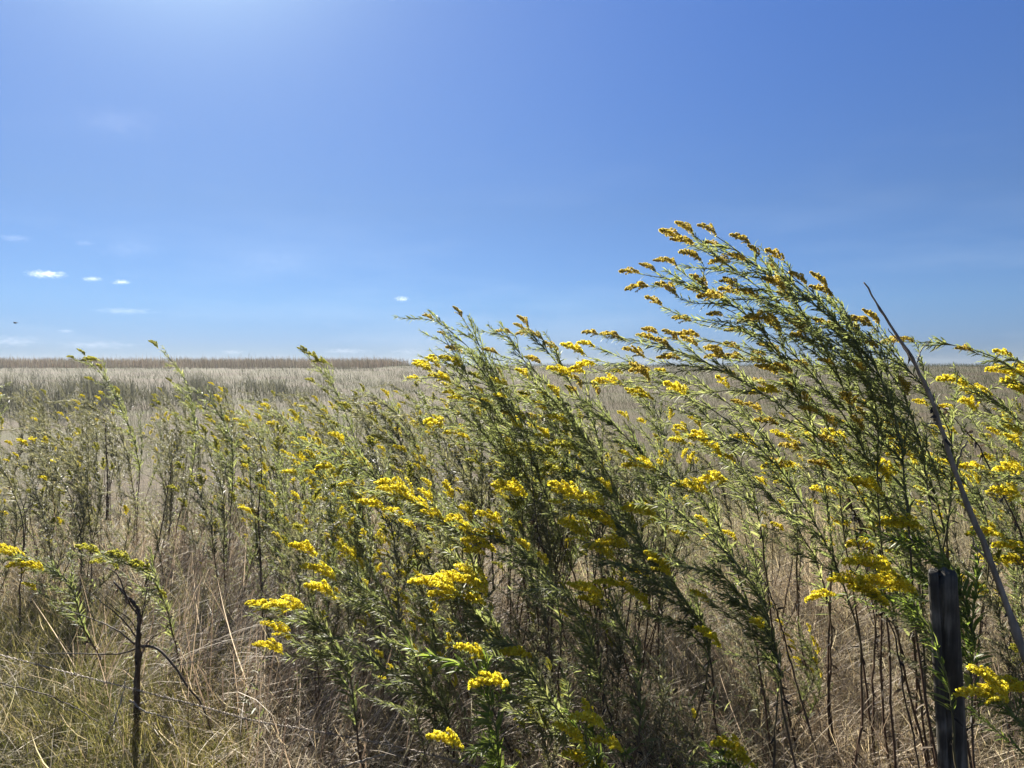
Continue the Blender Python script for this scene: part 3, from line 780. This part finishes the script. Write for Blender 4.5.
# ------------------------------------------------------------------ dead stalks
def stalk(name, label, cat, pts, r0, r1, mat, branches=(), group=None, wither=0, seed=1):
    r = np.random.default_rng(seed)
    P = [at(*p) for p in pts]
    B = P[0].copy()
    root = empty(name, B)
    tag(root, label, cat, group)
    path = smooth_path(P, 40) - B
    path[1:] += np.cumsum(r.normal(0, .0016, (39, 3)), 0)
    g = Geo()
    rad = np.linspace(r0, r1, 40) * (1 + .10 * r.normal(0, 1, 40))
    # nodes on the stalk
    rad[::7] *= 1.35
    g.tube(path, rad, 8)
    g.build('stem', mat, root, smooth=True)
    for (bp, b0, b1) in branches:
        q = smooth_path([at(*p) for p in bp], 18) - B
        q[1:] += np.cumsum(r.normal(0, .0015, (17, 3)), 0)
        gg = Geo(); gg.tube(q, np.linspace(b0, b1, 18), 6)
        gg.build('branch', mat, root, smooth=True)
    if wither:
        d = Geo()
        i = r.integers(8, 38, wither)
        dr = r.normal(0, .6, (wither, 3)) + np.array([0, 0, -.7])
        d.leaves(path[i], dr, r.normal(0, 1, (wither, 3)), r.uniform(.02, .05, wither), r.uniform(.006, .012, wither), .3)
        d.build('withered_leaves', M['dead_leaf'], root)
    return root


stalk('dry_stalk', 'long grey dry stalk slanting up to a sharp tip above the skyline', 'dry stalk',
      [(1085, 830, 2.0), (1024, 660, 2.05), (985, 555, 2.08), (953, 465, 2.1), (936, 405, 2.1), (915, 360, 2.1), (890, 320, 2.12), (866, 281, 2.13)],
      .0096, .0022, M['tall_stem'], [([(934, 400, 2.1), (918, 372, 2.12), (900, 345, 2.13), (888, 330, 2.14)], .003, .0012),
       ([(957, 470, 2.1), (962, 452, 2.09), (970, 440, 2.08)], .0028, .0018), ([(944, 430, 2.1), (934, 424, 2.09), (926, 425, 2.08)], .0026, .0016),
       ([(987, 560, 2.08), (978, 548, 2.07), (974, 538, 2.06)], .003, .002), ([(917, 362, 2.1), (922, 350, 2.11), (930, 342, 2.12)], .0022, .001)], wither=16, seed=3)
stalk('dead_weed', 'dark dead weed with bent top and bare drooping branches in the near left grass', 'dead weed',
      [(135, 790, 2.95), (138, 730, 3.0), (137, 690, 3.0), (138, 650, 3.0), (138, 622, 3.0), (137, 609, 3.0), (131, 598, 3.0), (123, 590, 3.02), (113, 580, 3.03)],
      .0135, .0035, M['dead_stem'],
      [([(137, 648, 3), (118, 655, 3), (70, 656, 2.95), (8, 655, 2.9)], .004, .0012),
       ([(137, 645, 3), (118, 632, 3), (95, 621, 3.05), (50, 608, 3.1)], .004, .0012),
       ([(138, 640, 3), (122, 620, 3), (100, 603, 3.02), (84, 593, 3.05)], .0035, .001),
       ([(139, 646, 3), (157, 648, 2.97), (174, 664, 2.93), (190, 688, 2.9), (202, 705, 2.88), (214, 738, 2.86)], .006, .0025),
       ([(140, 625, 3), (146, 605, 3.02), (153, 575, 3.04), (160, 560, 3.05)], .0028, .001),
       ([(138, 660, 3), (150, 640, 2.98), (168, 628, 2.96), (182, 622, 2.95)], .0026, .0009),
       ([(100, 655, 2.98), (92, 664, 2.97), (88, 680, 2.96), (92, 692, 2.96)], .0022, .0008),
       ([(95, 621, 3.05), (88, 612, 3.05), (80, 600, 3.06), (78, 590, 3.07)], .002, .0008),
       ([(176, 666, 2.93), (186, 664, 2.92), (198, 660, 2.9)], .0024, .0009),
       ([(138, 632, 3), (128, 618, 3), (114, 606, 3.0), (96, 588, 3.02)], .0024, .0009),
       ([(139, 628, 3), (145, 612, 3), (150, 598, 3.0), (150, 580, 3.02)], .0024, .0009),
       ([(138, 615, 3), (128, 600, 2.98), (118, 575, 2.97), (104, 566, 2.97)], .004, .0015)], wither=26, seed=4)
DS = 'dark dead stems standing among the goldenrod'
for k, (lab, pts) in enumerate((
        ('dark dead stem with black shrivelled leaves at the right edge', [(1060, 640, 2.9), (1015, 520, 2.9), (985, 460, 2.9), (960, 425, 2.9), (930, 395, 2.95)]),
        ('dark dead stem forking before the pale field right of centre', [(905, 660, 2.8), (868, 540, 2.8), (850, 505, 2.8), (835, 450, 2.8), (812, 405, 2.85)]),
        ('black bare pair of stems nearest the post on its left', [(925, 790, 2.25), (905, 690, 2.25), (890, 630, 2.25), (870, 590, 2.25), (850, 520, 2.3)]),
        ('black crooked stem in the grass of the lower right', [(830, 800, 2.6), (800, 690, 2.6), (782, 625, 2.6), (770, 590, 2.6), (745, 540, 2.6)]),
        ('tall black stem below the centre clump with ragged leaves', [(556, 720, 2.9), (548, 640, 2.9), (547, 570, 2.9), (538, 520, 2.9), (530, 450, 2.95)]),
        ('bare dark stem under the left end of the centre clump', [(478, 585, 4.2), (472, 520, 4.2), (470, 470, 4.2), (474, 440, 4.2), (468, 400, 4.25)]),
        ('forked dark stem just right of that bare stem under the clump', [(494, 590, 4.1), (490, 525, 4.1), (488, 480, 4.1), (494, 450, 4.1), (488, 415, 4.1)]),
        ('straight dark stem alone in the left middle ground', [(262, 640, 3.9), (262, 560, 3.9), (258, 510, 3.9), (262, 470, 3.9), (258, 430, 3.9)]),
        ('thin dark stem standing in the far left drift', [(107, 520, 5.5), (108, 480, 5.5), (106, 440, 5.5), (104, 420, 5.5)]),
        ('slanting brown stem left of the straight dark stem', [(140, 600, 4.6), (158, 545, 4.6), (166, 500, 4.6), (172, 460, 4.6)]),
)):
    stalk('withered_plant', lab, 'dead stem', pts, .0068 * pts[0][2] / 5.0, .0015, M['dead_stem'], group=DS, wither=34 if 'leaves' in lab or 'pale' in lab else 14, seed=20 + k)
# fallen straws lying across the foreground
FS = 'fallen dry stalks lying in the foreground grass'
for k, (lab, pts) in enumerate((
        ('pale fallen stalk lying low across the bottom left of centre', [(330, 772, 2.6), (380, 757, 2.62), (412, 746, 2.66), (450, 730, 2.72)]),
        ('crooked pale fallen stalk at the bottom edge left of centre', [(384, 735, 2.7), (392, 752, 2.62), (405, 758, 2.6), (418, 764, 2.55)]),
        ('thin brown stalk running down the near left corner grass', [(-10, 678, 3.1), (45, 694, 3.0), (90, 716, 2.9), (125, 738, 2.85)]),
        ('pale straw leaning across the dead weed foot', [(100, 752, 2.8), (112, 720, 2.85), (120, 695, 2.9), (128, 672, 2.95)]),
        ('short white straw lying just right of the dead weed', [(130, 700, 2.9), (150, 714, 2.88), (168, 722, 2.86), (182, 728, 2.84)]))):
    stalk('fallen_stalk', lab, 'dry stalk', pts, .0026 if 'brown' in lab else .0036, .0013, M['dead_stem' if 'brown' in lab else 'grey_stem'], group=FS, seed=60 + k)


# ------------------------------------------------------------------ barbed wire
def wire():
    pts = [(-120, 628, 3.2), (-20, 650, 3.06), (70, 673, 2.95), (137, 690, 2.88), (200, 706, 2.8), (256, 721, 2.72), (315, 731, 2.66), (420, 752, 2.55), (560, 790, 2.4)]
    C_ = smooth_path([at(*p) + np.array([0, -.25, .0]) * 0 for p in pts], 420)
    B = C_[0].copy()
    C_ = C_ - B
    root = empty('barbed_wire', B)
    tag(root, 'rusty twisted barbed wire sagging through the grass past the dead weed', 'barbed wire')
    T = nrm(np.gradient(C_, axis=0))
    a = nrm(np.cross(T, np.array([0, 0, 1.]))); b = np.cross(T, a)
    s = np.arange(420) * .9
    for ph in (0, np.pi):
        g = Geo()
        g.tube(C_ + .0022 * (np.cos(s + ph)[:, None] * a + np.sin(s + ph)[:, None] * b), .0014, 5)
        g.build('strand', M['wire'], root, smooth=True)
    for i in range(12, 415, 24):
        g = Geo()
        th = np.linspace(0, 4 * np.pi, 18)
        coil = C_[i] + .005 * (np.cos(th)[:, None] * a[i] + np.sin(th)[:, None] * b[i]) + T[i] * np.linspace(-.005, .005, 18)[:, None]
        coil = np.concatenate([[coil[0] + a[i] * .004 + b[i] * .016], coil, [coil[-1] + a[i] * .004 - b[i] * .016]])
        g.tube(coil, .0011, 4)
        g.build('barb', M['wire'], root)


wire()


# ------------------------------------------------------------------ fence post
def post():
    d = 2.08
    top = at(941, 571, d); bot = at(952, 768, d)
    k = (bot - top) / (bot[2] - top[2])
    base = top + k * (float(gz(top[0], d)) - .25 - top[2])
    base = np.array([base[0], d, base[2]])
    root = empty('fence_post', (base[0], d, float(gz(base[0], d))))
    tag(root, 'black weathered wooden fence post with a grooved side and chipped top', 'fence post')
    Bq = np.array(root.location)
    # outline: a narrow round flange on the left, a groove, then the wide body
    w = .5 * 29 / F * d * 1.03
    prof = []
    for a in np.linspace(R(70), R(290), 11): prof.append((-w * .66 + w * .34 * math.cos(a), -w * .25 + w * .36 * math.sin(a)))
    prof += [(-w * .44, -w * .40), (-w * .38, -w * .16), (-w * .30, -w * .40)]
    for a in np.linspace(R(250), R(470), 16): prof.append((w * .30 + w * .70 * math.cos(a), w * .06 + w * .72 * math.sin(a)))
    prof = np.array(prof)[:, :2]
    r = np.random.default_rng(8)
    n = len(prof); m = 46
    rows = []
    jit = r.normal(0, .018, n)
    for j in range(m):
        t = j / (m - 1)
        c = base * (1 - t) + top * t - Bq
        sc = 1.08 - .08 * t
        jit = jit * .8 + r.normal(0, .007, n)
        q = prof * sc * (1 + jit)[:, None]
        z = np.full(n, c[2])
        if j == m - 1:
            q = q * .90
            z = z + .004 * np.sin(np.arange(n) * 1.3) + .006 * (q[:, 0] < -w * .35) + r.normal(0, .002, n) - .010 * ((q[:, 0] > -w * .35) & (q[:, 0] < w * .05))
        if j == m - 2:
            z = np.full(n, (base * (1 - 1 + .006) + top * (1 - .006) - Bq)[2])
        rows.append(np.stack([c[0] + q[:, 0], c[1] + q[:, 1], z], 1))
    V = np.concatenate(rows)
    idx = np.arange(n * m).reshape(m, n); nx = np.roll(idx, -1, 1)
    Q = np.stack([idx[:-1], nx[:-1], nx[1:], idx[1:]], -1).reshape(-1, 4)
    ct = rows[-1].mean(0) - np.array([0, 0, .004])
    V = np.concatenate([V, [ct]])
    Tt = [(idx[-1][i], nx[-1][i], n * m) for i in range(n)]
    build('shaft', V, Tt, Q, M['post'], root, smooth=True)


post()


# ------------------------------------------------------------------ bird far off in the sky
def bird():
    p = at(15, 323, 19)
    root = empty('bird', p)
    root.scale = (.6, .6, .6)
    tag(root, 'tiny dark bird in the sky at the far left', 'bird')
    g = Geo()
    g.tube(np.array([[-.07, 0, 0], [-.05, 0, .004], [-.02, 0, 0], [.03, 0, -.004], [.07, 0, 0], [.10, 0, .004]]), [.006, .017, .024, .022, .012, .010], 8)
    g.build('body', M['bird'], root, smooth=True)
    for s in (-1, 1):
        w = Geo()
        a = np.array([[-.03, s * .015, .012], [.03, s * .015, .010], [-.035, s * .075, .050], [.02, s * .075, .048], [.01, s * .14, .035], [.03, s * .14, .034]])
        V = np.concatenate([a, a - np.array([0, 0, .004])])
        w.add(V, None, [[0, 1, 3, 2], [2, 3, 5, 4], [6, 8, 9, 7], [8, 10, 11, 9], [0, 2, 8, 6], [2, 4, 10, 8], [1, 7, 9, 3], [3, 9, 11, 5], [4, 5, 11, 10], [0, 6, 7, 1]])
        w.build('wing', M['bird'], root)
    t = Geo()
    a = np.array([[.09, -.006, .004], [.09, .006, .004], [.15, -.022, .006], [.15, .022, .006]])
    t.add(np.concatenate([a, a - np.array([0, 0, .003])]), None, [[0, 1, 3, 2], [4, 6, 7, 5], [0, 2, 6, 4], [1, 5, 7, 3], [2, 3, 7, 6], [0, 4, 5, 1]])
    t.build('tail', M['bird'], root)


bird()


# ------------------------------------------------------------------ clouds (volumes, 3 km off)
def cloud_mat(dens, rough, seed):
    m, nt = new_mat('cloud_vapour')
    tc = nt.nodes.new('ShaderNodeTexCoord')
    no = nt.nodes.new('ShaderNodeTexNoise'); no.inputs['Scale'].default_value = rough
    no.inputs['Detail'].default_value = 4; no.noise_dimensions = '4D'; no.inputs['W'].default_value = seed
    mp_ = nt.nodes.new('ShaderNodeMapping'); mp_.inputs['Scale'].default_value = (2.6, 1.6, 1.0)
    nt.links.new(tc.outputs['Object'], mp_.inputs[0]); nt.links.new(mp_.outputs[0], no.inputs['Vector'])
    ln = nt.nodes.new('ShaderNodeVectorMath'); ln.operation = 'LENGTH'
    nt.links.new(tc.outputs['Object'], ln.inputs[0])
    # denser to the middle, frayed to the rim
    a = nt.nodes.new('ShaderNodeMath'); a.operation = 'MULTIPLY_ADD'; a.inputs[1].default_value = -1.05; a.inputs[2].default_value = .62
    nt.links.new(ln.outputs['Value'], a.inputs[0])
    b = nt.nodes.new('ShaderNodeMath'); b.operation = 'MULTIPLY_ADD'; b.inputs[1].default_value = 3.2; nt.links.new(no.outputs['Fac'], b.inputs[0]); nt.links.new(a.outputs[0], b.inputs[2])
    c = nt.nodes.new('ShaderNodeMapRange'); c.inputs[1].default_value = 1.42; c.inputs[2].default_value = 2.5; c.inputs[3].default_value = 0; c.inputs[4].default_value = dens
    nt.links.new(b.outputs[0], c.inputs[0])
    v = nt.nodes.new('ShaderNodeVolumePrincipled')
    v.inputs['Color'].default_value = (1, 1, 1, 1); v.inputs['Anisotropy'].default_value = .6
    nt.links.new(c.outputs[0], v.inputs['Density'])
    o = nt.nodes.new('ShaderNodeOutputMaterial'); nt.links.new(v.outputs[0], o.inputs['Volume'])
    return m


def cloud(label, px, py, wpx, hpx, dens, seed, depth=3000., group=None):
    o_ = at(px, py, depth)
    # unit ball mesh, stretched
    me = bpy.data.meshes.new('cloud')
    g = Geo()
    nu, nv = 18, 9
    V = [(math.sin(math.pi * j / nv) * math.cos(2 * math.pi * i / nu), math.sin(math.pi * j / nv) * math.sin(2 * math.pi * i / nu), math.cos(math.pi * j / nv)) for j in range(nv + 1) for i in range(nu)]
    Q = [(j * nu + i, (j + 1) * nu + i, (j + 1) * nu + (i + 1) % nu, j * nu + (i + 1) % nu) for j in range(nv) for i in range(nu)]
    g.add(np.array(V), None, Q)
    o = g.build('cloud', cloud_mat(dens, 2.2, seed), smooth=True)
    o.location = [float(c) for c in o_]
    s = depth / F
    o.scale = (wpx * .62 * s, wpx * .45 * s, hpx * .62 * s)
    tag(o, label, 'cloud', group, None)


CG = 'small white clouds low in the left sky'
cloud('widest of the three small white clouds in the left sky', 46, 274, 36, 8, .005, 1, group=CG)
cloud('middle one of the three small white clouds in the left sky', 92, 279, 19, 5, .0055, 2, group=CG)
cloud('rightmost of the three small white clouds in the left sky', 121, 282, 18, 5, .0065, 3, group=CG)
cloud('single small white cloud above the left end of the centre clump', 402, 299, 15, 6, .008, 4)
cloud('faint cloud at the left edge just above the skyline', 8, 341, 66, 12, .0005, 5)
cloud('faint thin cloud over the crop at the left', 100, 345, 80, 9, .0004, 6)
cloud('small faint cloud high at the left edge', 14, 238, 30, 6, .0010, 7)
cloud('tiny faint cloud to the right of that at the left edge', 85, 243, 22, 5, .0008, 8)
cloud('tiny puff of cloud right above the thin cloud over the crop', 66, 331, 15, 4, .0025, 9)
cloud('large very faint wisp of cloud high at the upper left', 122, 122, 95, 26, .00007, 11)
cloud('very faint wisp of cloud above the three small white clouds', 130, 250, 60, 18, .00016, 12)
cloud('very faint wisp in the sky between the small white clouds and the single one', 272, 262, 70, 24, .00010, 13)
cloud('thin faint streak of cloud below the three small white clouds', 125, 311, 60, 6, .0006, 14)
cloud('faint flat cloud low over the crop left of its end', 345, 351, 50, 6, .0008, 15)
cloud('tiny faint cloud low over the middle of the crop', 232, 352, 26, 5, .0012, 16)
cloud('faint cloud over the crop end beside the centre clump', 410, 352, 44, 8, .0006, 10)


# ------------------------------------------------------------------ haze
def haze():
    x0, x1, y0, y1, z0, z1 = -200, 200, -115, 180, -7.5, 2.78
    V = np.array([(x, y, z) for x in (x0, x1) for y in (y0, y1) for z in (z0, z1)])
    Q = [(0, 1, 3, 2), (4, 6, 7, 5), (0, 4, 5, 1), (2, 3, 7, 6), (0, 2, 6, 4), (1, 5, 7, 3)]
    m, nt = new_mat('haze_air')
    v = nt.nodes.new('ShaderNodeVolumePrincipled')
    v.inputs['Color'].default_value = (.93, .96, 1, 1)
    v.inputs['Density'].default_value = HAZE
    v.inputs['Anisotropy'].default_value = .55
    o = nt.nodes.new('ShaderNodeOutputMaterial'); nt.links.new(v.outputs[0], o.inputs['Volume'])
    tag(build('haze', V, None, Q, m), 'thin pale haze over the whole field', 'haze', None, 'stuff')


HAZE = .0006
haze()

# ------------------------------------------------------------------ sun and sky
SUN_EL = R(36.0)
SUN_AZ = R(-24.5)      # from +Y, positive to the right
sd = bpy.data.lights.new('sun', 'SUN')
sd.energy = 5.0
sd.angle = R(.53)
sd.color = (1, .94, .84)
sun = bpy.data.objects.new('sun', sd)
COL.objects.link(sun)
dirv = Vector((math.sin(SUN_AZ) * math.cos(SUN_EL), math.cos(SUN_AZ) * math.cos(SUN_EL), math.sin(SUN_EL)))
sun.rotation_euler = dirv.to_track_quat('Z', 'Y').to_euler()
sun.location = (0, 0, 30)

w = bpy.data.worlds.new("World")
scene.world = w
w.use_nodes = True
nt = w.node_tree
nt.nodes.clear()
sky = nt.nodes.new('ShaderNodeTexSky')
sky.sky_type = 'NISHITA'
sky.sun_disc = False
sky.sun_elevation = SUN_EL
sky.sun_rotation = SUN_AZ
sky.altitude = 300
sky.air_density = 1.0
sky.dust_density = .0
sky.ozone_density = 4.0
bg = nt.nodes.new('ShaderNodeBackground')
bg.inputs['Strength'].default_value = .0506
# colour balance of the sky by height: clear blue in view, unseen zenith brightened as added fill light; and the bright ring of air round the sun
tc = nt.nodes.new('ShaderNodeTexCoord')
sp = nt.nodes.new('ShaderNodeSeparateXYZ'); nt.links.new(tc.outputs['Generated'], sp.inputs[0])
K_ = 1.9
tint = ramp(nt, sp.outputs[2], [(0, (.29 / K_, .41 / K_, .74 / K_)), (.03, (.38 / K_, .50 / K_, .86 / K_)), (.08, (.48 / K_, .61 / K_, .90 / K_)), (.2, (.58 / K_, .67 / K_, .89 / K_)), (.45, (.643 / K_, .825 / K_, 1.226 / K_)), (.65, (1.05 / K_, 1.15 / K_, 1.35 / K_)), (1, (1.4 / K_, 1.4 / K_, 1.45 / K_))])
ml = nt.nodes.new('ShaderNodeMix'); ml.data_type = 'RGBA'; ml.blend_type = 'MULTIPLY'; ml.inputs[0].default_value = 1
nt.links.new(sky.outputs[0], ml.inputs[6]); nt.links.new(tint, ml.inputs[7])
dt = nt.nodes.new('ShaderNodeVectorMath'); dt.operation = 'DOT_PRODUCT'
nt.links.new(tc.outputs['Generated'], dt.inputs[0]); dt.inputs[1].default_value = dirv
mxx = nt.nodes.new('ShaderNodeMath'); mxx.operation = 'MAXIMUM'; mxx.inputs[1].default_value = 0
nt.links.new(dt.outputs['Value'], mxx.inputs[0])
cur = ml.outputs[2]
for ex, colr in ((10, (1.75, 1.75, .7)), (70, (6.9, 8.3, 6.0))):
    pw_ = nt.nodes.new('ShaderNodeMath'); pw_.operation = 'POWER'; pw_.inputs[1].default_value = ex
    nt.links.new(mxx.outputs[0], pw_.inputs[0])
    ad = nt.nodes.new('ShaderNodeMix'); ad.data_type = 'RGBA'; ad.blend_type = 'ADD'; ad.clamp_result = False
    nt.links.new(pw_.outputs[0], ad.inputs[0]); nt.links.new(cur, ad.inputs[6]); ad.inputs[7].default_value = (colr[0] / K_, colr[1] / K_, colr[2] / K_, 1)
    cur = ad.outputs[2]
# very faint streaks of high cloud low over the horizon
mp = nt.nodes.new('ShaderNodeMapping'); mp.inputs['Scale'].default_value = (1.6, 1.6, 8); mp.inputs['Location'].default_value = (.3, .1, .55)
nt.links.new(tc.outputs['Generated'], mp.inputs[0])
no = nt.nodes.new('ShaderNodeTexNoise'); no.inputs['Scale'].default_value = 2.6; no.inputs['Detail'].default_value = 5; no.inputs['Roughness'].default_value = .5
nt.links.new(mp.outputs[0], no.inputs['Vector'])
mr = nt.nodes.new('ShaderNodeMapRange'); mr.inputs[1].default_value = .5; mr.inputs[2].default_value = .8; mr.inputs[4].default_value = .09
nt.links.new(no.outputs['Fac'], mr.inputs[0])
mix = nt.nodes.new('ShaderNodeMix'); mix.data_type = 'RGBA'
lowm = nt.nodes.new('ShaderNodeMapRange'); lowm.inputs[1].default_value = .30; lowm.inputs[2].default_value = .06; lowm.inputs[3].default_value = 0; lowm.inputs[4].default_value = 1
nt.links.new(sp.outputs[2], lowm.inputs[0])
mm = nt.nodes.new('ShaderNodeMath'); mm.operation = 'MULTIPLY'
nt.links.new(mr.outputs[0], mm.inputs[0]); nt.links.new(lowm.outputs[0], mm.inputs[1])
nt.links.new(mm.outputs[0], mix.inputs[0])
nt.links.new(cur, mix.inputs[6]); mix.inputs[7].default_value = (6.5, 7.2, 7.6, 1)
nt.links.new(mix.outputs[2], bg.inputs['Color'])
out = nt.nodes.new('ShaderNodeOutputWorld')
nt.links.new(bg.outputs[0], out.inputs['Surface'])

# ------------------------------------------------------------------ render settings
scene.view_settings.view_transform = 'Standard'
scene.view_settings.look = 'None'
scene.view_settings.exposure = 1.915
scene.view_settings.gamma = 1.0
scene.view_settings.use_curve_mapping = False
c = scene.cycles
c.max_bounces = 9
c.diffuse_bounces = 6
c.glossy_bounces = 2
c.transmission_bounces = 6
c.volume_bounces = 0
c.transparent_max_bounces = 4
c.use_denoising = True
c.caustics_reflective = False
c.caustics_refractive = False
c.sample_clamp_indirect = 4
